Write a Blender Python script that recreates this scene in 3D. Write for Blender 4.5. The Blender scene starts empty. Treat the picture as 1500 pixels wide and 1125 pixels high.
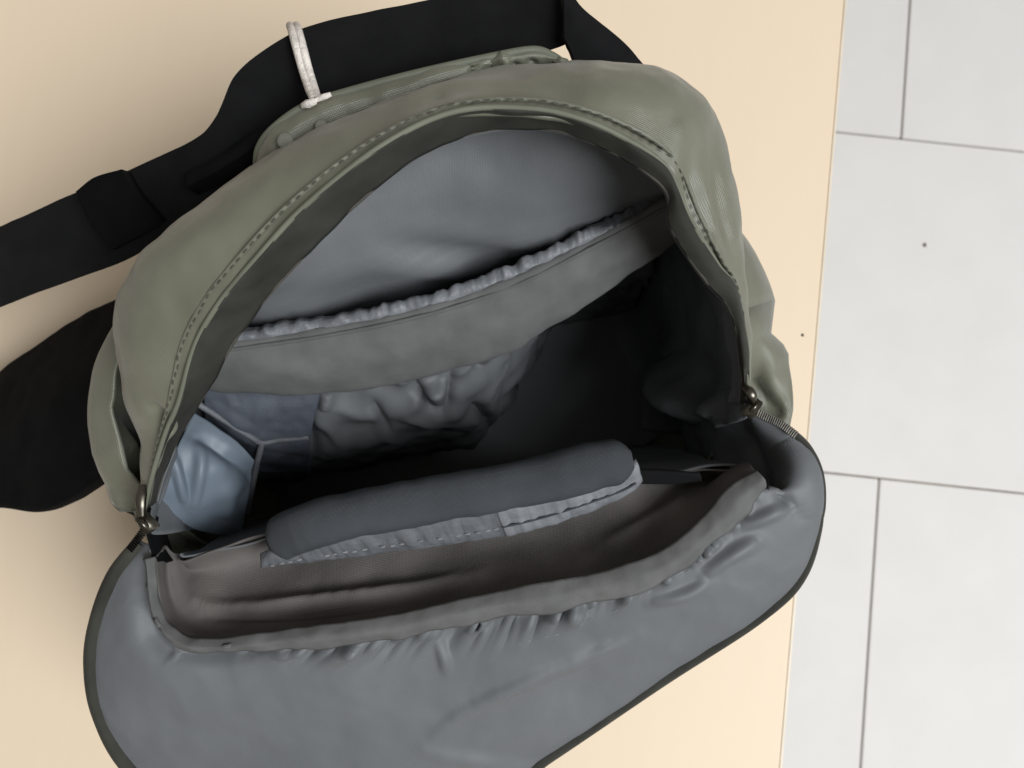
import bpy, bmesh, math, random
import numpy as np
from mathutils import Vector, Matrix, noise as mnoise

random.seed(7); np.random.seed(7)
S = bpy.context.scene
C = S.collection

# ------------------------------------------------------------------ camera
F_PX = 1155.0                       # focal length in photograph pixels (1500 wide)
CAM = np.array([0.0, 0.0, 0.62])    # table top is z = 0
TILT, ROLL = math.radians(5), math.radians(5)
_d = np.array([0, math.sin(TILT), -math.cos(TILT)])
_u = np.array([0, math.cos(TILT), math.sin(TILT)])
_x = np.array([1.0, 0, 0])
AX = math.cos(ROLL) * _x + math.sin(ROLL) * _u
AU = -math.sin(ROLL) * _x + math.cos(ROLL) * _u
cam = bpy.data.cameras.new('camera'); camo = bpy.data.objects.new('camera', cam)
C.objects.link(camo); S.camera = camo
cam.sensor_width = 36; cam.lens = 36 * F_PX / 1500
cam.clip_start = 0.01; cam.clip_end = 100
cam.dof.use_dof = True; cam.dof.focus_distance = 0.34; cam.dof.aperture_fstop = 14.0
camo.matrix_world = Matrix([[AX[i], AU[i], -_d[i], CAM[i]] for i in range(3)] + [[0, 0, 0, 1]])

# ------------------------------------------------------------------ light
w = bpy.data.worlds.new('World'); S.world = w; w.use_nodes = True
bg = w.node_tree.nodes['Background']
bg.inputs[0].default_value = (1.0, 0.945, 0.87, 1); bg.inputs[1].default_value = 0.25

def area(name, loc, target, size, size_y, power, col):
    l = bpy.data.lights.new(name, 'AREA'); l.shape = 'RECTANGLE'
    l.size = size; l.size_y = size_y; l.energy = power; l.color = col
    o = bpy.data.objects.new(name, l); C.objects.link(o); o.location = loc
    o.rotation_euler = (Vector(target) - Vector(loc)).to_track_quat('-Z', 'Y').to_euler()
    return o
area('window_light', (2.1, -1.0, 3.5), (0.0, 0.05, 0.2), 2.1, 2.1, 228, (0.93, 0.97, 1.0))

S.view_settings.view_transform = 'Standard'; S.view_settings.look = 'None'
S.view_settings.exposure = 0.0; S.view_settings.gamma = 1.0
S.render.engine = 'CYCLES'

# ------------------------------------------------------------------ helpers
def P(px, py, z):
    """point of the place at height z seen at a photograph pixel"""
    ray = _d * F_PX + AX * (px - 750) + AU * (562.5 - py)
    return CAM + ray * ((z - CAM[2]) / ray[2])

ZL, ZR = P(215, 760, .25), P(1095, 590, .25)          # the two zipper ends
BO = (ZL + ZR) / 2; BO[2] = 0
YAW = math.atan2(ZR[1] - ZL[1], ZR[0] - ZL[0])
EX = np.array([math.cos(YAW), math.sin(YAW), 0]); EY = np.array([-math.sin(YAW), math.cos(YAW), 0])
EZ = np.array([0, 0, 1.0])

def B(px, py, z):                                     # the same in the bag's own frame
    q = P(px, py, z) - BO
    return np.array([q @ EX, q @ EY, q[2]])

def pix(G):                                           # bag-frame points -> photograph pixels
    q = G[..., 0:1] * EX + G[..., 1:2] * EY + G[..., 2:3] * EZ + BO - CAM
    dd = q @ _d
    return np.stack([750 + F_PX * (q @ AX) / dd, 562.5 - F_PX * (q @ AU) / dd], -1)

def spline(pts, n, arc=True, closed=False):
    p = np.array(pts, float)
    m = len(p)
    if closed:
        q = np.vstack([p[-1], p, p[0], p[1]]); segs = m
    else:
        q = np.vstack([2 * p[0] - p[1], p, 2 * p[-1] - p[-2]]); segs = m - 1
    def ev(t):
        t = np.clip(t, 0, segs - 1e-9); i = t.astype(int); f = (t - i)[:, None]
        a, b, c, d = q[i], q[i + 1], q[i + 2], q[i + 3]
        return .5 * ((2 * b) + (-a + c) * f + (2 * a - 5 * b + 4 * c - d) * f**2 + (-a + 3 * b - 3 * c + d) * f**3)
    if not arc:
        return ev(np.linspace(0, segs, n, endpoint=not closed))
    tt = np.linspace(0, segs, 40 * segs + 1); e = ev(tt)
    L = np.concatenate([[0], np.cumsum(np.linalg.norm(np.diff(e, axis=0), axis=1))])
    return ev(np.interp(np.linspace(0, L[-1], n, endpoint=not closed), L, tt))

def loft(rails, nv):                                  # rails: list of (nu,3) -> (nu,nv,3)
    R = np.stack(rails, 0)
    return np.stack([spline(R[:, i], nv, arc=False) for i in range(R.shape[1])], 0)

def normals(G):
    a = np.gradient(G, axis=0); b = np.gradient(G, axis=1)
    n = np.cross(a, b); l = np.linalg.norm(n, axis=-1, keepdims=True)
    return n / np.maximum(l, 1e-12)

def nz(G, scale, oct=3, seed=0.0):
    out = np.zeros(G.shape[:-1])
    for idx in np.ndindex(out.shape):
        v = Vector((float(c) for c in G[idx] * scale)) + Vector((seed, seed * 1.7, -seed))
        out[idx] = mnoise.fractal(v, 1.0, 2.1, oct)
    return out

def crease(G, N, line, width, height, taper=True):
    """a raised (or sunk) fold along a line; every vertex is moved along the cloth's normal"""
    p = pix(G); L = spline([(a, b, 0) for a, b in line], 60)[:, :2]
    d = np.linalg.norm(p[:, :, None, :] - L[None, None], axis=-1)
    k = d.argmin(-1); dm = d.min(-1); t = k / 59.0
    am = np.sin(np.pi * np.clip(t, .02, .98)) ** .6 if taper else 1.0
    return G + N * (height * np.exp(-(dm / width) ** 2) * am)[..., None]

# ------------------------------------------------------------------ materials
MATS = {}
def mat(name, col, rough=.6, spec=.3, metal=0.0, var=.12, vscale=30, weave=0, wbump=.15, bump=0, bscale=60, sheen=0, col2=None, stretch=None):
    if name in MATS: return MATS[name]
    m = bpy.data.materials.new(name); m.use_nodes = True; nt = m.node_tree; n = nt.nodes; l = nt.links
    b = n['Principled BSDF']
    b.inputs['Roughness'].default_value = rough; b.inputs['Metallic'].default_value = metal
    b.inputs['Specular IOR Level'].default_value = spec
    if sheen:
        b.inputs['Sheen Weight'].default_value = sheen; b.inputs['Sheen Roughness'].default_value = .4
    tc = n.new('ShaderNodeTexCoord'); mp = n.new('ShaderNodeMapping'); l.new(tc.outputs['Object'], mp.inputs[0])
    if stretch: mp.inputs['Scale'].default_value = stretch
    t = n.new('ShaderNodeTexNoise'); t.inputs['Scale'].default_value = vscale; t.inputs['Detail'].default_value = 5
    l.new(mp.outputs[0], t.inputs[0])
    mx = n.new('ShaderNodeMix'); mx.data_type = 'RGBA'
    c2 = col2 or [c * (1 - 2 * var) for c in col]; c1 = col if col2 else [c * (1 + var) for c in col]
    mx.inputs[6].default_value = (*c1, 1); mx.inputs[7].default_value = (*c2, 1)
    rp = n.new('ShaderNodeMapRange'); rp.inputs[1].default_value = .3; rp.inputs[2].default_value = .7
    l.new(t.outputs[0], rp.inputs[0]); l.new(rp.outputs[0], mx.inputs[0])
    l.new(mx.outputs[2], b.inputs['Base Color'])
    last = None
    if weave:
        uv = n.new('ShaderNodeTexCoord')
        hs = []
        for ax in (0, 1):
            wv = n.new('ShaderNodeTexWave'); wv.bands_direction = 'XY'[ax]
            wv.inputs['Scale'].default_value = weave; wv.inputs['Distortion'].default_value = .6
            l.new(uv.outputs['UV'], wv.inputs[0]); hs.append(wv)
        ad = n.new('ShaderNodeMath'); ad.operation = 'ADD'
        l.new(hs[0].outputs['Fac'], ad.inputs[0]); l.new(hs[1].outputs['Fac'], ad.inputs[1])
        bp = n.new('ShaderNodeBump'); bp.inputs['Strength'].default_value = wbump; bp.inputs['Distance'].default_value = .0006
        l.new(ad.outputs[0], bp.inputs['Height']); last = bp
    if bump:
        t2 = n.new('ShaderNodeTexNoise'); t2.inputs['Scale'].default_value = bscale; t2.inputs['Detail'].default_value = 4
        l.new(tc.outputs['Object'], t2.inputs[0])
        bp = n.new('ShaderNodeBump'); bp.inputs['Strength'].default_value = bump; bp.inputs['Distance'].default_value = .003
        l.new(t2.outputs[0], bp.inputs['Height'])
        if last: l.new(last.outputs[0], bp.inputs['Normal'])
        last = bp
    if last: l.new(last.outputs[0], b.inputs['Normal'])
    MATS[name] = m
    return m

M_GREEN = mat('olive_nylon', (.146, .145, .106), .36, .6, var=.07, vscale=18, weave=480, wbump=.25, bump=.35, bscale=38, sheen=.15)
M_LINING = mat('grey_lining', (.121, .126, .132), .55, .35, var=.06, vscale=14, weave=450, wbump=.10, bump=.3, bscale=34)
M_BIND = mat('grey_binding', (.142, .141, .138), .8, .15, var=.1, vscale=60, weave=780, wbump=.5, bump=.2, bscale=90)
M_GATHER = mat('gathered_edge', (.135, .14, .15), .5, .4, var=.15, vscale=90, bump=.4, bscale=160)
M_BINDLIT = mat('lit_grey_binding', (.175, .182, .195), .55, .35, var=.12, vscale=90, bump=.4, bscale=160)  # paler copy of the divider binding, light painted into the colour
M_BINDD = mat('dark_grey_binding', (.115, .12, .13), .6, .3, var=.12, vscale=90, bump=.4, bscale=160)
M_POUCH = mat('window_lit_lining', (.115, .140, .170), .5, .4, var=.06, vscale=14, bump=.3, bscale=34)  # lining tinted blue: the window's light on the pouch, put into the colour
M_PAD = mat('padded_grey', (.056, .061, .068), .6, .25, var=.08, vscale=40, weave=660, wbump=.5, bump=.2, bscale=70)
M_TAUPE = mat('taupe_lining', (.104, .094, .088), .65, .25, var=.15, vscale=25, weave=450, wbump=.3, bump=.4, bscale=40)
M_NAVY = mat('dark_blue_lining', (.06, .068, .085), .5, .35, var=.1, vscale=30, weave=450, wbump=.3, bump=.4, bscale=50)
M_TAPE = mat('dark_olive_tape', (.042, .041, .033), .6, .35, var=.18, vscale=50, weave=900, wbump=.5)
M_PIPE = mat('olive_piping', (.13, .135, .10), .6, .3, var=.1, vscale=60)
M_BLACK = mat('black_webbing', (.010, .010, .011), .8, .2, var=.2, vscale=50, weave=720, wbump=.8, bump=.2, bscale=80)
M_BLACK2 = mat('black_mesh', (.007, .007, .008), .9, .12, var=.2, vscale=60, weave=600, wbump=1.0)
M_COIL = mat('dark_coil', (.075, .07, .058), .6, .3, var=.15, vscale=200)
M_TEETH = mat('dark_teeth', (.05, .046, .04), .4, .5, metal=1.0, var=.2, vscale=300)
M_METAL = mat('dark_brass', (.16, .145, .12), .35, .5, metal=1.0, var=.15, vscale=120)
M_RIVET = mat('rivet_paint', (.20, .20, .17), .45, .5, var=.1, vscale=200)
M_CORD = mat('white_cord', (.72, .66, .60), .75, .2, var=.12, vscale=300, bump=.4, bscale=900)
M_THREAD = mat('thread', (.085, .088, .07), .8, .2, var=.2, vscale=200)
M_THREADL = mat('pale_thread', (.19, .195, .20), .8, .2, var=.2, vscale=200)

# ------------------------------------------------------------------ object builders
def link(name, me, m, parent=None):
    o = bpy.data.objects.new(name, me); C.objects.link(o)
    if m: me.materials.append(m)
    if parent: o.parent = parent
    return o

def grid(name, G, m, parent, thick=0, flip=False, off=-1, uvs=None):
    nu, nv = G.shape[:2]
    v = G.reshape(-1, 3)
    f = []
    for i in range(nu - 1):
        for j in range(nv - 1):
            q = (i * nv + j, (i + 1) * nv + j, (i + 1) * nv + j + 1, i * nv + j + 1)
            f.append(q[::-1] if flip else q)
    me = bpy.data.meshes.new(name); me.from_pydata(v.tolist(), [], f)
    U = np.concatenate([[0], np.cumsum(np.linalg.norm(np.diff(G, axis=0), axis=-1).mean(1))])
    V = np.concatenate([[0], np.cumsum(np.linalg.norm(np.diff(G, axis=1), axis=-1).mean(0))])
    ul = me.uv_layers.new(name='UVMap')
    vi = np.zeros(len(me.loops), int); me.loops.foreach_get('vertex_index', vi)
    ul.data.foreach_set('uv', np.stack([U[vi // nv], V[vi % nv]], -1).ravel())
    me.polygons.foreach_set('use_smooth', [True] * len(f)); me.update()
    o = link(name, me, m, parent)
    if thick:
        s = o.modifiers.new('thickness', 'SOLIDIFY'); s.thickness = thick; s.offset = off
    return o

def tube(name, pts, rad, m, parent, n=80, k=8, flat=None, arc=True, squash=1.0, upv=(0, 0, 1)):
    """pts bag-frame; rad scalar or list along the path; squash flattens along the side axis"""
    p = spline(pts, n, arc=arc) if len(pts) != n else np.array(pts)
    t = np.gradient(p, axis=0); t /= np.linalg.norm(t, axis=1, keepdims=True)
    up = np.array(upv, float)
    s = np.cross(t, up); s /= np.maximum(np.linalg.norm(s, axis=1, keepdims=True), 1e-9)
    b = np.cross(s, t)
    r = np.interp(np.linspace(0, 1, n), np.linspace(0, 1, len(rad)), rad) if isinstance(rad, (list, tuple)) else np.full(n, rad)
    a = np.linspace(0, 2 * np.pi, k, endpoint=False)
    V = p[:, None] + r[:, None, None] * (np.cos(a)[None, :, None] * s[:, None] * squash + np.sin(a)[None, :, None] * b[:, None])
    v = V.reshape(-1, 3).tolist(); f = []
    for i in range(n - 1):
        for j in range(k):
            f.append((i * k + j, i * k + (j + 1) % k, (i + 1) * k + (j + 1) % k, (i + 1) * k + j))
    f.append(tuple(range(k))[::-1]); f.append(tuple((n - 1) * k + j for j in range(k)))
    me = bpy.data.meshes.new(name); me.from_pydata(v, [], f)
    ul = me.uv_layers.new(name='UVMap')
    L = np.concatenate([[0], np.cumsum(np.linalg.norm(np.diff(p, axis=0), axis=1))])
    vi = np.zeros(len(me.loops), int); me.loops.foreach_get('vertex_index', vi)
    ul.data.foreach_set('uv', np.stack([L[vi // k], (vi % k) / k * .02], -1).ravel())
    me.polygons.foreach_set('use_smooth', [True] * len(f)); me.update()
    return link(name, me, m, parent)

def dashes(name, path, m, parent, length=.0024, gap=.0018, r=.00045, N=None, jit=.0002):
    """a row of sewing stitches as little rods, joined into one part"""
    p = np.array(path); L = np.concatenate([[0], np.cumsum(np.linalg.norm(np.diff(p, axis=0), axis=1))])
    vs, fs = [], []
    s = 0.0
    def at(q): return np.array([np.interp(q, L, p[:, i]) for i in range(3)])
    while s + length < L[-1]:
        a, b = at(s), at(s + length); t = b - a; t /= np.linalg.norm(t)
        j = np.random.normal(0, jit, 3); a = a + j; b = b + j
        side = np.cross(t, (0, 0, 1)); side /= np.linalg.norm(side) + 1e-9; up = np.cross(side, t)
        base = len(vs)
        for q, sc in ((a, .5), (a + (b - a) * .25, 1), (a + (b - a) * .75, 1), (b, .5)):
            for c, d in ((1, 0), (0, 1), (-1, 0), (0, -1)):
                vs.append(q + r * sc * (c * side + d * up))
        for i in range(3):
            for k in range(4):
                fs.append((base + i * 4 + k, base + i * 4 + (k + 1) % 4, base + i * 4 + 4 + (k + 1) % 4, base + i * 4 + 4 + k))
        s += length + gap
    me = bpy.data.meshes.new(name); me.from_pydata([list(map(float, v)) for v in vs], [], fs)
    o = link(name, me, m, parent); o['kind'] = 'stuff'
    return o

def box_mesh(name, sx, sy, sz, bevel=.002, seg=2):
    bm = bmesh.new(); bmesh.ops.create_cube(bm, size=1)
    for v in bm.verts: v.co = Vector((v.co.x * sx, v.co.y * sy, v.co.z * sz))
    if bevel: bmesh.ops.bevel(bm, geom=bm.edges[:], offset=bevel, segments=seg, affect='EDGES')
    me = bpy.data.meshes.new(name); bm.to_mesh(me); bm.free()
    return me

def tag(o, label, cat, group=None):
    o['label'] = label; o['category'] = cat
    if group: o['group'] = group

# ================================================================== FLOOR
FZ = -.72
_a = P(1322, 205, FZ) - P(1283, 700, FZ); _b = P(1500, 227, FZ) - P(1225, 197, FZ); _c = P(1500, 716, FZ) - P(1195, 693, FZ)
tyaw = (math.atan2(-_a[0], _a[1]) + .5 * (math.atan2(_b[1], _b[0]) + math.atan2(_c[1], _c[0]))) / 2
tc_, ts_ = math.cos(tyaw), math.sin(tyaw)
me = box_mesh('floor', 9.2, 9.2, .02, 0)
M_GROUT = mat('grout', (.36, .30, .26), .9, .1, var=.15, vscale=40, bump=.5, bscale=200)
floor = link('floor', me, M_GROUT); floor['kind'] = 'structure'
j0 = P(1322, 205, FZ); j1 = P(1283, 700, FZ)
row = float(-(j0 - j1)[0] * ts_ + (j0 - j1)[1] * tc_)
floor.location = (j0[0], j0[1], FZ - .0135); floor.rotation_euler = (0, 0, tyaw)
M_TILE = mat('pale_tile', (.695, .675, .65), .6, .3, var=.015, vscale=9, bump=.06, bscale=25)
TW = row * 1.0; g = .0033
tm = box_mesh('tile', TW - g, row - g, .008, .0012, 2); tm.materials.append(M_TILE)
for r_ in range(-6, 6):
    for c_ in range(-6, 6):
        o = bpy.data.objects.new('tile', tm); C.objects.link(o); o.parent = floor
        sh = 0.0 if r_ % 2 == 0 else TW * .5
        o.location = ((c_ + .5) * TW + sh - .004, (r_ + .5) * row, .0135 + random.uniform(-.0003, .0003))

# ================================================================== TABLE
e0, e1 = P(1240, 0, 0), P(1145, 1125, 0)
ty = math.atan2(-(e0 - e1)[0], (e0 - e1)[1])
table = bpy.data.objects.new('table', None); C.objects.link(table)
TLX, TLY = 1.1, 1.7
mid = (e0 + e1) / 2
rx, ry = np.array([math.cos(ty), math.sin(ty)]), np.array([-math.sin(ty), math.cos(ty)])
ctr = mid[:2] - rx * TLX / 2 + ry * .05
table.location = (ctr[0], ctr[1], FZ + .0045); table.rotation_euler = (0, 0, ty)
tag(table, 'pale beige wood table with a straight edge along the tiled floor', 'table')
M_WOOD = mat('pale_wood', (.74, .60, .445), .5, .3, col2=[.732, .591, .436], vscale=3.2, stretch=(26, 1.2, 8), bump=.02, bscale=50)
nt = M_WOOD.node_tree
M_EDGE = mat('edge_band', (.70, .60, .47), .45, .35, var=.05, vscale=20)
h = -FZ - .0045
me = box_mesh('table_top', TLX - .002, TLY, .03, .0008, 2); o = link('table_top', me, M_WOOD, table); o.location = (-.001, 0, h - .015)
me = box_mesh('edge_band', .0025, TLY, .0296, .0006, 2); o = link('edge_band', me, M_EDGE, table); o.location = (TLX / 2 - .00075, 0, h - .0149)
lm = box_mesh('leg', .05, .05, h - .0305, .003, 2); lm.materials.append(M_EDGE)
for sx in (-1, 1):
    for sy in (-1, 1):
        o = bpy.data.objects.new('leg', lm); C.objects.link(o); o.parent = table
        o.location = (sx * (TLX / 2 - .08), sy * (TLY / 2 - .08), (h - .0305) / 2)

# ================================================================== BACKPACK
bag = bpy.data.objects.new('backpack', None); C.objects.link(bag)
bag.location = BO; bag.rotation_euler = (0, 0, YAW)
tag(bag, 'olive green backpack standing unzipped and wide open on the table, grey lining showing', 'backpack')

ST = [  # R0 inner edge of the opening, R1 zip groove, R3 rear edge of the gusset
 ((226,735,.250),(212,748,.248),(208,752,.240)),
 ((240,690,.258),(226,690,.262),(220,692,.236)),
 ((268,630,.268),(245,630,.275),(222,640,.238)),
 ((302,578,.280),(263,588,.286),(190,592,.256)),
 ((350,503,.297),(287,505,.302),(168,505,.276)),
 ((400,440,.308),(325,440,.315),(178,425,.294)),
 ((444,395,.316),(377,378,.325),(222,352,.306)),
 ((530,312,.326),(450,300,.333),(310,285,.300)),
 ((620,240,.332),(560,214,.340),(437,207,.292)),
 ((690,207,.335),(665,165,.342),(580,148,.290)),
 ((760,192,.335),(775,160,.342),(710,103,.292)),
 ((830,199,.333),(855,177,.340),(840, 92,.302)),
 ((900,227,.328),(926,210,.334),(945, 92,.310)),
 ((955,260,.320),(970,241,.326),(1020,130,.303)),
 ((980,288,.312),(990,274,.318),(1056,190,.288)),
 ((985,335,.302),(1012,325,.308),(1078,285,.274)),
 ((1030,405,.288),(1050,388,.293),(1083,360,.265)),
 ((1068,450,.278),(1076,425,.283),(1082,410,.262)),
 ((1084,510,.265),(1090,500,.268),(1094,490,.255)),
 ((1088,590,.250),(1096,590,.252),(1100,590,.242))]
R0 = np.array([B(*s[0]) for s in ST]); R1 = np.array([B(*s[1]) for s in ST]); R3 = np.array([B(*s[2]) for s in ST])
kk = lambda k: float(np.interp(k, [0, 3, 8, 12, 14], [0, .12, .3, .15, 0]))
R0 = np.array([B(s[0][0] + kk(k) * (s[1][0] - s[0][0]), s[0][1] + kk(k) * (s[1][1] - s[0][1]), s[0][2] - np.interp(k, [0, 10, 13], [.011, .009, 0])) for k, s in enumerate(ST)])
UP = [(-.148,-.01),(-.15,.015),(-.15,.04),(-.15,.07),(-.148,.10),(-.14,.125),(-.115,.143),(-.08,.15),(-.04,.152),(0,.152),
      (.035,.152),(.07,.152),(.105,.146),(.13,.13),(.143,.105),(.148,.08),(.15,.06),(.15,.04),(.15,.015),(.148,-.01)]
UP = np.array(UP); uc = np.array([0, .05])
def U(z, grow=0.0, sc=1.0):
    d = UP - uc; d = d * sc + d / np.linalg.norm(d, axis=1, keepdims=True) * grow
    return np.column_stack([uc + d, np.full(len(UP), z)])
NU = 220
def res(R): return spline(R, NU, arc=False)

# --- gusset: the olive top of the bag
cen = np.array([0, .06, .2])
Rm = .5 * (R1 + R3); o_ = Rm - cen; o_ /= np.linalg.norm(o_, axis=1, keepdims=True)
wid = np.linalg.norm(R1 - R3, axis=1, keepdims=True)
Rm = Rm + o_ * np.minimum(.16 * wid, .008)
R4 = R3.copy(); R4[:, 2] -= .022; dd = R4[:, :2] - uc; R4[:, :2] += dd / np.linalg.norm(dd, axis=1, keepdims=True) * .002
R5 = U(.19, .012)
G = loft([res(R1), res(Rm), res(R3), res(R4), res(R5)], 56)
N = normals(G)
if (N[NU // 2, 10] @ np.array([0, 0, 1.0])) < 0: N = -N
G = G + N * ((nz(G, 22, 3, 3.1) * .0022) + nz(G, 60, 2, 9.) * .0005 - .0009 * np.abs(nz(G, 45, 2, 11.)))[..., None]
for ln, wd, ht in [([(560,225),(470,330),(370,470),(300,600)], 20, .0015), ([(1000,170),(985,230),(990,275)], 16, .003),
                   ([(1020,240),(1040,320),(1070,400)], 10, .0025), ([(1000,300),(1045,370),(1078,425)], 7, -.002),
                   ([(1045,200),(1055,300),(1075,390)], 8, -.002),
                   ([(620,170),(640,150),(650,130)], 10, -.002), ([(700,140),(650,160),(600,180)], 12, .0018),
                   ([(215,585),(232,610),(250,640)], 10, -.004)]:
    G = crease(G, N, ln, wd, ht)
grid('gusset', G, M_GREEN, bag, .0018)

# --- lower body
NB = 200
ang = np.linspace(0, 2 * np.pi, NB)
def ring(z, a, yf, yb, cx, e=.74):
    c, s = np.cos(ang), np.sin(ang)
    e = np.where(s < 0, .52, .86)
    x = cx + a * np.sign(c) * np.abs(c) ** e
    yc, yr = (yf + yb) / 2, (yb - yf) / 2
    y = yc + yr * np.sign(s) * np.abs(s) ** e
    return np.column_stack([x, y, np.full(NB, z)])
G = loft([ring(.002,.14,-.03,.135,0), ring(.006,.152,-.04,.145,0), ring(.05,0.1568,-.05,.152,.009), ring(.11,0.1686,-.052,.155,.009),
          ring(.17,0.1754,-.052,.155,.009), ring(.205,0.1735,-.050,.152,.009), ring(.228,.170,-.050,.146,0), ring(.240,.154,-.050,.14,0)], 60)
G[..., 2] -= .07 * np.clip((.03 - G[..., 1]) / .06, 0, 1) * (np.clip((np.linspace(0, 1, 60) - .74) / .2, 0, 1) ** 1.0)[None]
N = normals(G)
side = np.sign(((G - np.array([0, .06, .12])) * N).sum(-1).mean()); N = N * side
G = G + N * (nz(G * np.array([1, 1, .55]), 16, 2, 1.3) * .005 + nz(G, 55, 2, 4.2) * .0005)[..., None]
for ln, wd, ht in [([(150,628),(185,660),(232,705)], 9, -.008), ([(160,590),(190,620),(230,670)], 10, .004), ([(165,690),(180,740),(195,780)], 14, .004),
                   ([(1085,480),(1125,485),(1165,492)], 15, -.004), ([(1110,410),(1140,460),(1158,480)], 12, .002), ([(1158,500),(1125,545),(1150,600)], 14, .003),
                   ([(1100,550),(1120,585),(1150,610)], 10, -.006)]:
    G = crease(G, N, ln, wd, ht)
G[-1] = G[0]
grid('body', G, M_GREEN, bag, .0015)
me = bpy.data.meshes.new('base_panel')
rb = ring(.003, .142, -.031, .136, 0)[:-1]
me.from_pydata(rb.tolist(), [], [tuple(range(len(rb)))]); link('base_panel', me, M_GREEN, bag)

# --- arch: zip tape, piping, coil, stitches
r0, r1 = res(R0), res(R1)
Rt = .5 * (R0 + R1); Rt[:, 2] += .0032
G = loft([r1 + (0, 0, .0012), res(Rt), r0], 12); N = normals(G)
G += N * (nz(G, 60, 2, 2.) * .0008)[..., None]
tape = grid('zipper_tape', G, M_TAPE, bag, .0012)
tube('piping', r1 + np.array([0, 0, .0008]), .0012, M_PIPE, bag, n=NU)
tube('zipper_coil', r0 + np.array([0, 0, .0004]), .0012, M_COIL, tape, n=NU)
Gs = loft([r1, res(Rm), res(R3)], 40)
dashes('stitching', Gs[12:205, 3] + np.array([0, 0, .0022]), M_THREAD, bag, r=.00038)
tube('seam_ridge', spline(Gs[4:214, 4][::6] + np.array([0, 0, .0004]), 160), .0009, M_GREEN, bag, n=160)

# --- lining of the main compartment
L1 = R0 + .72 * (R3 - R0); L1[:, 2] -= .006
dd = L1[:, :2] - uc; L1[:, :2] -= dd / np.linalg.norm(dd, axis=1, keepdims=True) * .004
L2 = U(.236, -.004); L3 = U(.12)
for k in range(5, 15):
    wk = min(1, (k - 4) / 3, (15 - k) / 2)
    L2[k, 1] += wk * (np.interp(L2[k, 0], [-.12, .13], [.080, .101]) - L2[k, 1])
    L3[k, 1] += wk * (np.interp(L3[k, 0], [-.12, .13], [.095, .112]) - L3[k, 1])
G = loft([res(R0 - np.array([0, 0, .0015])), res(L1), res(L2), res(L3), res(U(.02, -.006)), res(U(.012, 0, .5))], 80)
N = normals(G)
if N[NU // 2, 40] @ np.array([0, -1, 0]) < 0: N = -N
wgt = np.linspace(0, 1, 80)[None] ; wgt = np.clip(wgt * 6, 0, 1)
G = G + N * ((nz(G, 17, 2, 7.) * .0045 + nz(G * np.array([.6, 1, 1.6]), 42, 3, 5.) * .0016) * wgt)[..., None]
for ln, wd, ht in [([(560,355),(650,365),(760,375),(800,370)], 14, -.004), ([(480,400),(560,385),(700,400)], 14, .003), ([(985,520),(1012,570),(1062,610)], 20, .028),
                   ([(960,530),(990,590),(1050,610)], 22, .006), ([(260,640),(285,670),(290,720)], 10, -.006), ([(310,640),(335,680),(330,730)], 14, .006)]:
    G = crease(G, N, ln, wd, ht)
grid('lining', G, M_LINING, bag, .001)
me = bpy.data.meshes.new('lining_floor'); q = U(.0135)
me.from_pydata(q.tolist() + [[.12, -.02, .0135], [-.12, -.02, .0135]], [], [tuple(range(22))]); link('lining_floor', me, M_LINING, bag)

# --- laptop sleeve with its padded band
top = [B(235,520,.252), B(345,507,.251), B(450,492,.250), B(560,472,.250), B(660,447,.251), B(760,412,.253), B(860,362,.256), B(930,325,.258), B(1000,285,.260)]
low = [B(225,565,.226), B(325,570,.224), B(440,576,.222), B(555,563,.222), B(655,541,.223), B(750,510,.226), B(850,450,.230), B(930,395,.234), B(1010,340,.238)]
NS = 180
T, Lw = spline(top, NS, False), spline(low, NS, False)
midr = .5 * (T + Lw) + np.array([0, -.002, .006])
G = loft([T + np.array([0, .003, -.002]), T, midr, Lw, Lw + np.array([0, .006, -.004])], 26); N = normals(G)
G += N * (nz(G, 40, 3, 6.) * .0014)[..., None]
sleeve = grid('laptop_sleeve_band', G, M_BIND, bag, .001)
tube('seam', T + np.array([0, -.0015, .0008]), .0010, M_BIND, sleeve, n=NS)
# gathered mesh edge standing just behind the band
s_ = np.linspace(0, 1, 400); T4 = spline(top, 400, False)
env = np.interp(s_, [0, .08, .2, .45, .62, .75, .85, 1], [.3, .7, .9, 1, 1.2, 1.0, .3, .1])
rip = np.array([mnoise.fractal(Vector((x * 52, 2.3, 0)), 1, 2, 2) for x in s_])
rip2 = np.array([mnoise.fractal(Vector((x * 58, 9.3, 0)), 1, 2, 2) for x in s_])
a = T4 + np.array([0, .0005, -.001])
slow = np.array([.55 + .8 * abs(mnoise.noise(Vector((x * 9, 3.1, 7)))) for x in s_]); rip, rip2 = rip * slow * .75, rip2 * slow * .6
b = T4 + np.column_stack([0 * s_, .0035 + rip * .0018, .0018 + .002 * rip2]) * env[:, None]
c_ = T4 + np.column_stack([0 * s_, .0075 + rip * .003, .0012 + .0035 * rip2]) * env[:, None]
d_ = T4 + np.column_stack([0 * s_, .0095 + rip * .003, -.005 + 0 * s_])
G = loft([a, b, c_, d_], 14)
grid('gathered_edge', G, M_GATHER, sleeve, .0006)
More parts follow.
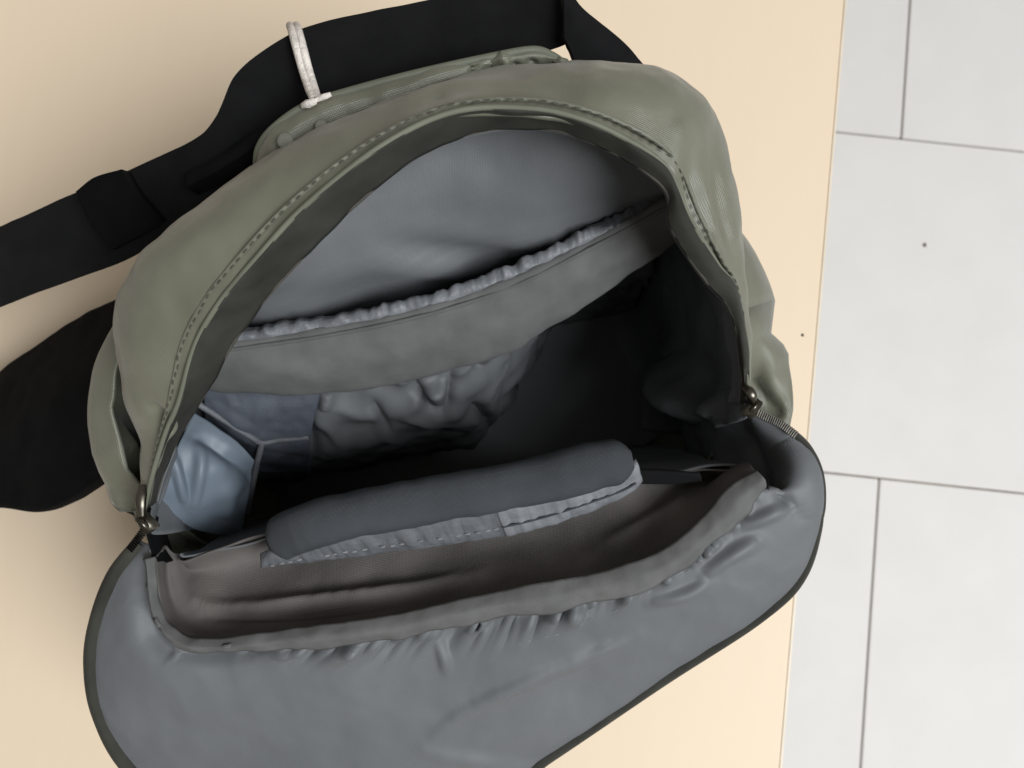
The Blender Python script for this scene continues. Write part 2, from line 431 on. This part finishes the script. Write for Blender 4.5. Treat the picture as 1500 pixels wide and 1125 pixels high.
# the sleeve cloth hanging below the band
Lb = Lw + np.array([0, .008, -.004])
m1 = Lb.copy(); m1[:, 1] -= .006; m1[:, 2] = .196
m2 = Lb.copy(); m2[:, 1] = .022; m2[:, 2] = .155
m3 = Lb.copy(); m3[:, 1] = .010; m3[:, 2] = .02
fr = np.clip((Lb[:, 0] - .0) / .09, 0, 1); fr = fr * fr * (3 - 2 * fr)
m1[:, 1] += fr * .025; m2[:, 1] += fr * .075; m2[:, 2] -= fr * .05; m3[:, 1] += fr * .08
for q in (m2, m3): q[:, 0] = np.clip(q[:, 0] * 1.05, -.14, .14)
G = loft([Lb, m1, m2, m3], 90); N = normals(G)
if N[90, 45] @ np.array([0, -1, 0]) < 0: N = -N
G += N * ((nz(G, 24, 2, 12.) * .004 - .010 * np.abs(nz(G * np.array([1, .7, .8]), 34, 2, 14.)) + .003))[..., None]
for ln, wd, ht in [([(600,550),(620,580),(645,605)], 8, -.008), ([(665,540),(655,580),(645,605)], 8, -.007), ([(625,560),(640,575),(655,560)], 12, .007), ([(700,520),(703,545)], 8, -.007),
                   ([(765,560),(745,580),(725,595)], 4, -.005), ([(690,590),(715,615),(720,640)], 9, -.008), ([(740,600),(765,590),(775,580)], 10, .005),
                   ([(455,575),(450,620),(465,670)], 10, -.008), ([(480,575),(475,600)], 8, .005), ([(545,585),(560,615),(570,640)], 7, -.006)]:
    G = crease(G, N, ln, wd, ht)
grid('laptop_sleeve', G, M_LINING, bag, .001)

# --- side pocket inside, left
def quadloft(rows, nu, nv):
    return loft([spline([B(*p) for p in r], nu, False) for r in rows], nv)
G = quadloft([[(296,560,.225),(370,568,.215),(470,572,.205)], [(300,602,.205),(382,645,.190),(455,640,.185)], [(300,640,.17),(380,690,.15),(455,690,.14)]], 50, 40)
N = normals(G); G += N * (nz(G, 40, 3, 8.) * .003)[..., None]
pk = grid('side_pocket', G, M_NAVY, bag, .001)
tube('binding', [B(285,588,.212), B(330,617,.204), B(370,641,.196), B(384,648,.192), B(410,644,.190), B(452,640,.187)], .0018, M_BINDD, pk, n=60)
tube('binding', [B(384,648,.192), B(376,680,.182), B(370,710,.172), B(362,752,.16)], .0018, M_BINDD, pk, n=40)
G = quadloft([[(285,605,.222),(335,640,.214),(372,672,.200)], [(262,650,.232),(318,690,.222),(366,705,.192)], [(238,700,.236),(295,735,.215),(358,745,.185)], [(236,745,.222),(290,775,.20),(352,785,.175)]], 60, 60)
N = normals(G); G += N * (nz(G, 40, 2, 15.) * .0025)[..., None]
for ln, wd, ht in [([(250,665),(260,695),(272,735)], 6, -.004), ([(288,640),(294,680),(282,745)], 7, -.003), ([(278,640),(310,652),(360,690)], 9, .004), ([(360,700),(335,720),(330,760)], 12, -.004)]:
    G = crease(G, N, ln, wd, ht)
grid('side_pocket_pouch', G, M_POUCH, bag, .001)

# --- front pocket trough
rim = [(228,815,.244),(236,885,.246),(258,922,.248),(310,936,.250),(440,922,.251),(560,908,.252),(690,878,.253),(800,858,.254),(900,838,.255),(980,805,.256),(1030,762,.257),(1072,715,.258),(1108,692,.262)]
RM = np.array([B(*p) for p in rim]); NR = 240
rimc = spline(RM, NR, False)
back = [(262,815,.236),(268,818,.236),(280,815,.236),(320,803,.236),(440,775,.236),(560,748,.236),(690,725,.236),(800,708,.236),(900,697,.236),(960,692,.237),(1010,690,.239),(1050,688,.241),(1078,688,.243)]
BK = np.array([B(*p) for p in back]); bkc = spline(BK, NR, False)
A1 = rimc + np.array([0, .004, -.010])
A2 = .62 * rimc + .38 * bkc; A2[:, 2] = .231 + .003 * np.sin(np.linspace(0, 9, NR))
A3 = .25 * rimc + .75 * bkc; A3[:, 2] = .226
G = loft([rimc, A1, A2, A3, bkc], 50); N = normals(G)
if N[120, 25] @ EZ < 0: N = -N
wgt = np.clip(np.linspace(0, 1, 50) * 8, 0, 1)[None]
G += N * (nz(G, 26, 2, 21.) * .0035 * wgt)[..., None]
for ln, wd, ht in [([(285,880),(330,888),(450,880),(600,862),(700,840)], 10, .005), ([(300,905),(450,898),(600,878)], 7, -.004), ([(880,800),(960,760),(1040,710)], 14, .004)]:
    G = crease(G, N, ln, wd, ht)
grid('front_pocket', G, M_TAUPE, bag, .001)
# wall between the front pocket and the main compartment
fb = bkc.copy(); fb[:, 0] = np.linspace(-.125, .125, NR); fb[:, 1] = -.015; fb[:, 2] = .014
G = loft([bkc, .5 * (bkc + fb) + np.array([0, .004, 0]), fb], 30); N = normals(G); G += N * (nz(G, 25, 2, 2.5) * .003)[..., None]
grid('inner_front_wall', G, M_LINING, bag, .001)

# padded divider: a rounded slab standing between pocket and compartment
axis_t = [B(384,800,.261), B(450,772,.263), B(600,738,.264), B(750,713,.265), B(870,685,.266), B(926,674,.266)]
ax = spline(axis_t, 120)
tt = np.gradient(ax, axis=0); tt /= np.linalg.norm(tt, axis=1, keepdims=True)
sd = np.cross(tt, EZ); sd /= np.linalg.norm(sd, axis=1, keepdims=True)      # points to the front
prof = [(.012,-.085),(-.004,-.04),(-.0105,-.012),(-.0105,-.004),(-.007,.0005),(0,.002),(.006,.0012),(.0095,-.002),(.0112,-.006),(.0118,-.014),(.0150,-.04),(.022,-.085)]
prof = spline([(a, b, 0) for a, b in prof], 48)[:, :2]
endf = np.minimum(1, np.sqrt(np.clip(1 - ((np.clip((np.arange(120) - 112) / 7.5, 0, 1)) ** 2), 0, 1)) + .02)
endf2 = np.minimum(endf, np.sqrt(np.clip(1 - (np.clip((5 - np.arange(120)) / 5.2, 0, 1)) ** 2, 0, 1)) + .05)
rise = np.interp(np.arange(120), [0, 10, 30], [-.010, -.003, 0])
G = ax[:, None] + sd[:, None] * (.92 * prof[None, :, 0:1] * endf2[:, None, None]) + EZ * (np.where(prof[None, :, 1:2] > -.03, prof[None, :, 1:2] * endf2[:, None, None], prof[None, :, 1:2]) + rise[:, None, None])
N = normals(G)
if N[60, 24] @ EZ < 0: N = -N
G += N * (nz(G, 45, 3, 17.) * .0012)[..., None]
div = grid('padded_divider', G, M_PAD, bag, .0008)
# bound and stitched edge along its front top
fe_ = spline([B(*p) for p in [(384,820,.246),(450,795,.257),(600,766,.260),(720,745,.261),(800,726,.262),(880,703,.262),(920,690,.262),(934,680,.260)]], 240)
fe2_ = spline([B(*p) for p in [(382,827,.2435),(450,822,.243),(600,803,.245),(720,786,.246),(800,768,.247),(880,739,.248),(922,718,.249),(938,702,.250)]], 240)
pk_ = np.array([mnoise.fractal(Vector((x * 42, 1, 5)), 1, 2, 2) for x in np.linspace(0, 1, 240)])[:, None]
out = np.array([.1, -1, .55]); out /= np.linalg.norm(out)
mid_ = .5 * (fe_ + fe2_) + out * (.0014 + .0012 * pk_)
G = loft([fe_ - out * .003, fe_, mid_, fe2_, fe2_ - out * .004], 20)
N = normals(G); G += N * (nz(G, 130, 2, 3.) * .0007)[..., None]
grid('binding', G[:152], M_BINDD, div, .0008); grid('binding', G[150:] + out * .0005, M_BINDLIT, div, .0008)  # right end takes the lit copy of the binding colour
dashes('stitching', (.42 * fe_ + .58 * fe2_)[6:-6] + out * .0022, M_THREADL, div, .0026, .0018, .0007)
tube('binding_seam', (.5 * (fe_ + fe2_))[150:236:6] + out * .0031, .0005, M_PAD, div, n=60)
# dark webbing tab to the right of the divider
G = quadloft([[(930,686,.252),(980,688,.253),(1025,692,.254)], [(935,704,.245),(985,704,.246),(1028,700,.248)]], 20, 6)
grid('webbing_tab', G, M_BLACK, bag, .002)

# corners where lining and flap meet beside the zipper ends
def corner(top, dx, seed):
    a = spline([B(*p) for p in top], 50)
    rp = np.clip(np.linspace(0, 1, 50) * 2.2, 0, 1)[:, None]
    b_ = a + rp * np.array([dx * .008, .003, 0]) - EZ * .012; c2 = a + rp * np.array([dx * .016, .010, 0]) - EZ * .05; d2 = a + rp * np.array([dx * .010, .016, 0]) - EZ * .13
    G = loft([a, b_, c2, d2], 40); N = normals(G); G += N * (nz(G, 30, 2, seed) * .003 * np.clip(np.linspace(0, 1, 40) * 5, 0, 1)[None])[..., None]
    grid('corner_lining', G, M_LINING, bag, .001)
corner([(1092,560,.250),(1099,604,.236),(1116,645,.2135),(1133,705,.2215),(1130,747,.247),(1104,752,.247)], -1, 81.)
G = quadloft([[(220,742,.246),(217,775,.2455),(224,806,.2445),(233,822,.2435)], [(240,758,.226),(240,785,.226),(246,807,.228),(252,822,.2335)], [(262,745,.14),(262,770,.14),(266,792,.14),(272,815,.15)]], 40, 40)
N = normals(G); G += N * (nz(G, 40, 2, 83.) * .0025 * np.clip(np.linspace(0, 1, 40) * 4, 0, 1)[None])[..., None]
grid('corner_lining', G, M_BLACK2, bag, .001)  # black instead of lining grey: the shade in this corner painted as colour

# --- pocket rim binding
def ribbon(path, width_dir, wid, bulge, nv=12, nseed=1., amp=.001):
    w_ = width_dir * np.asarray(wid).reshape(-1, 1)
    G = loft([path + w_ * .5 - EZ * bulge, path + w_ * .25, path + EZ * bulge * .6, path - w_ * .25, path - w_ * .5 - EZ * bulge], nv)
    N = normals(G); return G + N * (nz(G, 50, 3, nseed) * amp)[..., None]
rt = np.gradient(rimc, axis=0); rt /= np.linalg.norm(rt, axis=1, keepdims=True)
rs = np.cross(rt, EZ); rs[:, 2] = 0; rs /= np.linalg.norm(rs, axis=1, keepdims=True)
wd_ = np.interp(np.linspace(0, 1, NR), [0, .15, .3, .5, .75, .9, 1], [.007, .0075, .010, .0135, .015, .015, .010])
G = ribbon(rimc + rs * (wd_ * .35)[:, None] + EZ * .0036, rs - EZ * .35, wd_, .003, nseed=31., amp=.002)
rb_ = grid('pocket_binding', G, M_BIND, bag, .001)

# --- flap (unzipped front panel folded down towards the camera)
RF = rimc + rs * (wd_ * .4)[:, None] - EZ * .006
outl = [(206,792,.236),(168,840,.234),(143,905,.230),(134,970,.224),(146,1045,.214),(190,1125,.200),(290,1212,.180),(450,1255,.166),(620,1222,.168),(780,1125,.182),(970,998,.204),(1112,906,.221),(1176,842,.230),(1199,752,.238),(1184,668,.242),(1150,628,.244),(1100,604,.246)]
OT = np.array([B(*p) for p in outl]); NF = 420
otc = spline(OT, NF, False)
inn = np.array([B(222,800,.244), *[RF[int(k)] for k in np.linspace(6, NR - 8, 13)], B(1128,745,.246), B(1132,705,.220), B(1116,650,.212)])
inc = spline(inn, NF, False)
bw = (np.sin(np.pi * np.linspace(0, 1, NF)) ** .7)[:, None] * EZ
q1 = .8 * inc + .2 * otc + bw * .001; q2 = .5 * (inc + otc) + bw * .005; q3 = .15 * inc + .85 * otc + bw * .003
G = loft([inc, q1, q2, q3, otc], 110); N = normals(G)
if N[210, 55] @ EZ < 0: N = -N
w2 = np.sin(np.pi * np.linspace(0, 1, 110))[None] ** .5
G += N * ((nz(G, 12, 2, 40.) * .0035 + nz(G, 40, 2, 41.) * .0009 - .0005 * np.abs(nz(G, 52, 2, 43.))) * w2)[..., None]
# puckers where the rim is sewn on
pend = np.clip(np.minimum(np.arange(NF) / 40, (NF - 1 - np.arange(NF)) / 110), 0, 1)
puck = pend * np.array([mnoise.fractal(Vector((x * 60, 4.4, 0)), 1, 2, 2) for x in np.linspace(0, 1, NF)])
pw = np.exp(-((np.linspace(0, 1, 110) - .12) / .07) ** 2)
puck2 = pend * np.array([mnoise.fractal(Vector((x * 120, 14.4, 0)), 1, 2, 2) for x in np.linspace(0, 1, NF)])
pw2 = np.exp(-((np.linspace(0, 1, 110) - .085) / .035) ** 2)
G += N * (puck2[:, None] * pw2[None] * .006)[..., None]
G += N * (puck[:, None] * pw[None] * .008)[..., None]
for ln, wd, ht in [([(620,1088),(680,1040),(800,985),(935,930)], 9, .0035), ([(610,1095),(680,1110),(800,1125)], 9, .0022), ([(700,1080),(800,1020),(900,980)], 25, -.002),
                   ([(215,880),(225,930),(255,965)], 16, -.005), ([(255,955),(310,962),(375,955)], 11, -.007),
                   ([(1138,715),(1150,735),(1162,750)], 11, -.004), ([(1160,735),(1125,752),(1080,770)], 8, .004), ([(1150,640),(1180,690),(1185,760)], 20, .004),
                   ([(640,930),(650,960),(655,985)], 6, .003), ([(860,880),(850,900)], 7, -.004), ([(1030,840),(1060,815),(1110,790)], 9, .005), ([(950,880),(1000,868),(1040,850)], 7, .004)]:
    G = crease(G, N, ln, wd, ht)
flap = grid('front_flap', G, M_LINING, bag, .0012)
edge = G[:, -1].copy()
Gu = (G - N * .005)[13:-75, 25:]
grid('flap_shell', Gu, M_GREEN, flap, .0015)
et = np.gradient(edge, axis=0); et /= np.linalg.norm(et, axis=1, keepdims=True)
es = np.cross(et, EZ); es /= np.linalg.norm(es, axis=1, keepdims=True)
if es[210] @ np.array([0, -1, 0]) < 0: es = -es
tw = np.interp(np.linspace(0, 1, NF), [0, .5, .62, .95, 1], [1, 1, .7, .25, .25])[:, None]
Gt = loft([edge - es * .0042 * tw + EZ * .0014, edge - es * .002 * tw + EZ * (.0034 * tw), edge + es * .0016 * tw + EZ * (.0026 * tw), edge + es * .003 - EZ * .006], 10)
ft = grid('zipper_tape', Gt, M_TAPE, flap, .001)
tube('zipper_coil', edge + es * .0022 * tw + EZ * .0006, .0010, M_COIL, ft, n=NF)
dashes('stitching', (edge - es * .0085 + EZ * .0006)[32:-110], M_THREAD, flap, .0026, .0022, .0005)
dashes('stitching', (G[80:305, 23]) + EZ * .0008, M_THREADL, flap, .0024, .002, .0005)

# zipper teeth and sliders
def teeth(a, b, n):
    vs, fs = [], []
    pth = spline([B(*p) for p in (a, b)] if len(a) == 3 and not isinstance(a[0], tuple) else [B(*p) for p in a], n)
    t = np.gradient(pth, axis=0); t /= np.linalg.norm(t, axis=1, keepdims=True); s = np.cross(t, EZ)
    for i in range(n):
        for dx, dy, dz in [(x, y, z) for x in (-1, 1) for y in (-1, 1) for z in (-1, 1)]:
            vs.append(pth[i] + t[i] * dx * .0003 + s[i] * dy * .0019 + EZ * dz * .0008)
        k = i * 8
        fs += [(k, k+1, k+3, k+2), (k+4, k+6, k+7, k+5), (k, k+4, k+5, k+1), (k+2, k+3, k+7, k+6), (k, k+2, k+6, k+4), (k+1, k+5, k+7, k+3)]
    me = bpy.data.meshes.new('zipper_teeth'); me.from_pydata([list(map(float, v)) for v in vs], [], fs)
    o = link('zipper_teeth', me, M_TEETH, bag); o['kind'] = 'stuff'
teeth([(1104,602,.2535),(1125,612,.252),(1145,622,.25),(1165,637,.249)], None, 22)
teeth([(214,772,.252),(205,785,.25),(190,805,.246)], None, 12)

def slider(px, py, z, rot, pull):
    bm = bmesh.new(); c = B(px, py, z)
    def part(sx, sy, sz, off, rz, tilt=0):
        r = bmesh.ops.create_cube(bm, size=1)
        vs = r['verts']
        for v in vs: v.co = Vector((v.co.x * sx * (1 - .25 * (v.co.y > 0)), v.co.y * sy, v.co.z * sz))
        Mx = Matrix.Translation(Vector(off)) @ Matrix.Rotation(rz, 4, 'Z') @ Matrix.Rotation(tilt, 4, 'X')
        bmesh.ops.transform(bm, matrix=Mx, verts=vs)
    part(.0065, .009, .0016, (0, 0, 0), rot); part(.0065, .009, .0016, (0, 0, .0034), rot); part(.0026, .006, .0026, (0, 0, .0056), rot)
    bmesh.ops.bevel(bm, geom=bm.edges[:], offset=.0005, segments=2, affect='EDGES')
    me = bpy.data.meshes.new('zipper_slider'); bm.to_mesh(me); bm.free()
    for p in me.polygons: p.use_smooth = True
    o = link('zipper_slider', me, M_METAL, bag); o.location = c
    pts = [c + np.array(p) for p in pull]
    tube('pull_tab', pts, [.0008, .0015, .0017, .0011], M_METAL, None, n=24, squash=1.6).parent = bag
slider(1100, 597, .2545, -.9, [(0, .002, .006), (-.001, .006, .008), (-.003, .010, .006)])
slider(218, 765, .2545, .5, [(0, .003, .006), (.001, .010, .007), (.002, .017, .005)])

# --- back panel patch with rivets
ub = [(376,250,.312),(380,218,.318),(402,188,.324),(450,155,.328),(520,132,.330),(620,106,.331),(720,84,.330),(780,74,.329),(808,82,.328),(828,96,.326)]
lb = [(384,262,.318),(396,240,.322),(420,224,.325),(462,200,.327),(540,168,.329),(630,138,.330),(715,108,.328),(770,102,.327),(806,100,.326),(832,104,.324)]
ua, la = [spline([B(p[0], p[1], p[2] - .037) for p in q], 120, False) for q in (ub, lb)]
G = loft([la - EZ * .006, la, .5 * (la + ua) + EZ * .004, ua, ua - EZ * .012, ua - EZ * .05], 36); N = normals(G)
if N[60, 15] @ EZ < 0: N = -N
G += N * (nz(G, 40, 3, 51.) * .0018)[..., None]
for ln, wd, ht in [([(700,100),(712,106)], 9, -.004), ([(752,96),(756,98)], 5, -.003), ([(778,92),(782,94)], 5, -.003), ([(735,82),(745,100)], 8, .003)]:
    G = crease(G, N, ln, wd, ht, False)
bp = grid('back_panel_top', G, M_GREEN, bag, .0015)
tube('piping', ua + EZ * .0005, .0018, M_PIPE, bp, n=120)
for px, py, z in ((418,206,.2955), (470,184,.2965)):
    bm = bmesh.new(); bmesh.ops.create_uvsphere(bm, u_segments=20, v_segments=10, radius=.0036 if px < 440 else .0026)
    for v in bm.verts: v.co.z *= .3
    me = bpy.data.meshes.new('rivet'); bm.to_mesh(me); bm.free()
    for p in me.polygons: p.use_smooth = True
    o = link('rivet', me, M_RIVET, bp); o.location = B(px, py, z)
# back panel itself down to the table
q = np.linspace(-.10, .10, 60)
G = np.stack([np.column_stack([q, np.full(60, .150) + .006 * np.cos(q * 12), np.full(60, z) - z * 12 * q ** 2]) for z in np.linspace(.01, .285, 30)], 1)
N = normals(G); G += N * (nz(G, 25, 2, 61.) * .003)[..., None]
grid('back_panel', G, M_BLACK2, bag, .006)

# --- straps
def strap(name, up, lo, m, thick, seed, nu=160, nv=18, bul=.003):
    a = spline([B(*p) for p in up], nu, False); b = spline([B(*p) for p in lo], nu, False)
    G = loft([a, .5 * (a + b) + EZ * bul, b], nv); N = normals(G)
    G += N * (nz(G, 22, 3, seed) * .002)[..., None]
    o = grid(name, G, m, bag, thick, off=0)
    bv = o.modifiers.new('edge', 'BEVEL'); bv.width = thick * .3; bv.segments = 2; bv.limit_method = 'ANGLE'
    return o, G
up = [(-520,560,.004),(-330,470,.03),(-170,405,.10),(-60,362,.16),(0,336,.190),(62,308,.205),(120,281,.215),(205,243,.235),(290,203,.262),(318,172,.278),(345,112,.292),(392,72,.300),(450,42,.303),(545,18,.304),(640,-2,.304),(740,-18,.304),(815,-22,.303),(832,0,.301)]
lo = [(-520,650,.004),(-330,575,.03),(-170,520,.10),(-60,475,.16),(0,448,.188),(95,414,.20),(190,378,.21),(262,328,.225),(325,285,.25),(372,250,.268),(388,212,.282),(430,178,.292),(490,152,.296),(580,124,.298),(670,104,.298),(750,88,.298),(810,72,.297),(834,62,.296)]
low_ = lambda q: [(a, b, c - float(np.interp(a, [0, 300, 420, 760, 832], [0, .010, .030, .030, .020]))) for a, b, c in q]
up = low_(up); lo = low_(lo)
s1, Gst = strap('shoulder_strap', up, lo, M_BLACK, .003, 71.)
s1['label'] = 'black webbing strap looping behind the top of the bag'
up = [(824,-30,.288),(852,12,.285),(895,48,.277),(940,92,.262),(975,150,.22)]
lo = [(826,56,.286),(834,72,.283),(842,95,.276),(850,125,.258),(860,180,.215)]
s2, _ = strap('strap_end', up, lo, M_BLACK, .003, 73., 60)
# ladder buckle on the strap
G = quadloft([[(118,283,.225),(145,262,.229),(185,250,.235)], [(132,315,.226),(165,300,.230),(205,285,.236)], [(165,365,.223),(205,345,.226),(240,325,.230)]], 24, 16)
grid('strap_buckle', G, M_BLACK2, bag, .006, off=0)
up = [(330,400,.15),(240,420,.14),(165,448,.12),(100,482,.10),(40,522,.08),(0,552,.06),(-70,600,.03),(-160,660,.012),(-280,730,.010)]
lo = [(330,640,.19),(240,670,.18),(170,695,.165),(110,733,.15),(62,750,.135),(0,744,.115),(-70,752,.08),(-160,800,.03),(-260,870,.010)]
s3, _ = strap('padded_strap', up, lo, M_BLACK2, .010, 75., 100, 24, .012)
s3['label'] = 'wide black padded shoulder strap spreading to the left of the bag'

# ================================================================== TAG CORD
cp = B(440, 100, .306)
cord = bpy.data.objects.new('tag_cord', None); C.objects.link(cord); cord.location = BO + np.array([0, 0, 0]); cord.rotation_euler = (0, 0, YAW)
tag(cord, 'white doubled string tied around the black webbing strap', 'string')
for dx, dz in ((-5, 0), (4, .0004)):
    tube('strand', [B(430 + dx, 38, .262), B(433 + dx, 46, .2745), B(440 + dx, 72, .2800), B(449 + dx * .9, 105, .2805 + dz), B(457 + dx * .8, 130, .284), B(463 + dx * .5, 146, .288)], .0020, M_CORD, cord, n=60, k=10)
tube('end_bar', [B(443, 155, .294), B(452, 152, .296), B(462, 148, .297)], [.0012, .0019, .0014], M_CORD, cord, n=20)
tube('end_bar', [B(462, 147, .296), B(472, 143, .2965), B(485, 138, .2965)], [.0010, .0014, .0010], M_CORD, cord, n=20)

# ================================================================== specks
def crumb(px, py, z, r, m, label):
    bm = bmesh.new(); bmesh.ops.create_icosphere(bm, subdivisions=2, radius=r)
    for v in bm.verts:
        v.co *= 1 + .5 * mnoise.noise(v.co * (1.5 / r)); v.co.z *= .35
    me = bpy.data.meshes.new('crumb'); bm.to_mesh(me); bm.free()
    o = link('crumb', me, m); o.location = P(px, py, z); tag(o, label, 'crumb')
M_CRUMB = mat('crumb', (.12, .10, .085), .9, .1)
crumb(1355, 359, FZ + .0052, .0032, M_CRUMB, 'small dark crumb on the white floor tile')
crumb(1176, 491, .0003, .0012, M_CRUMB, 'tiny dark speck on the table beside the bag')
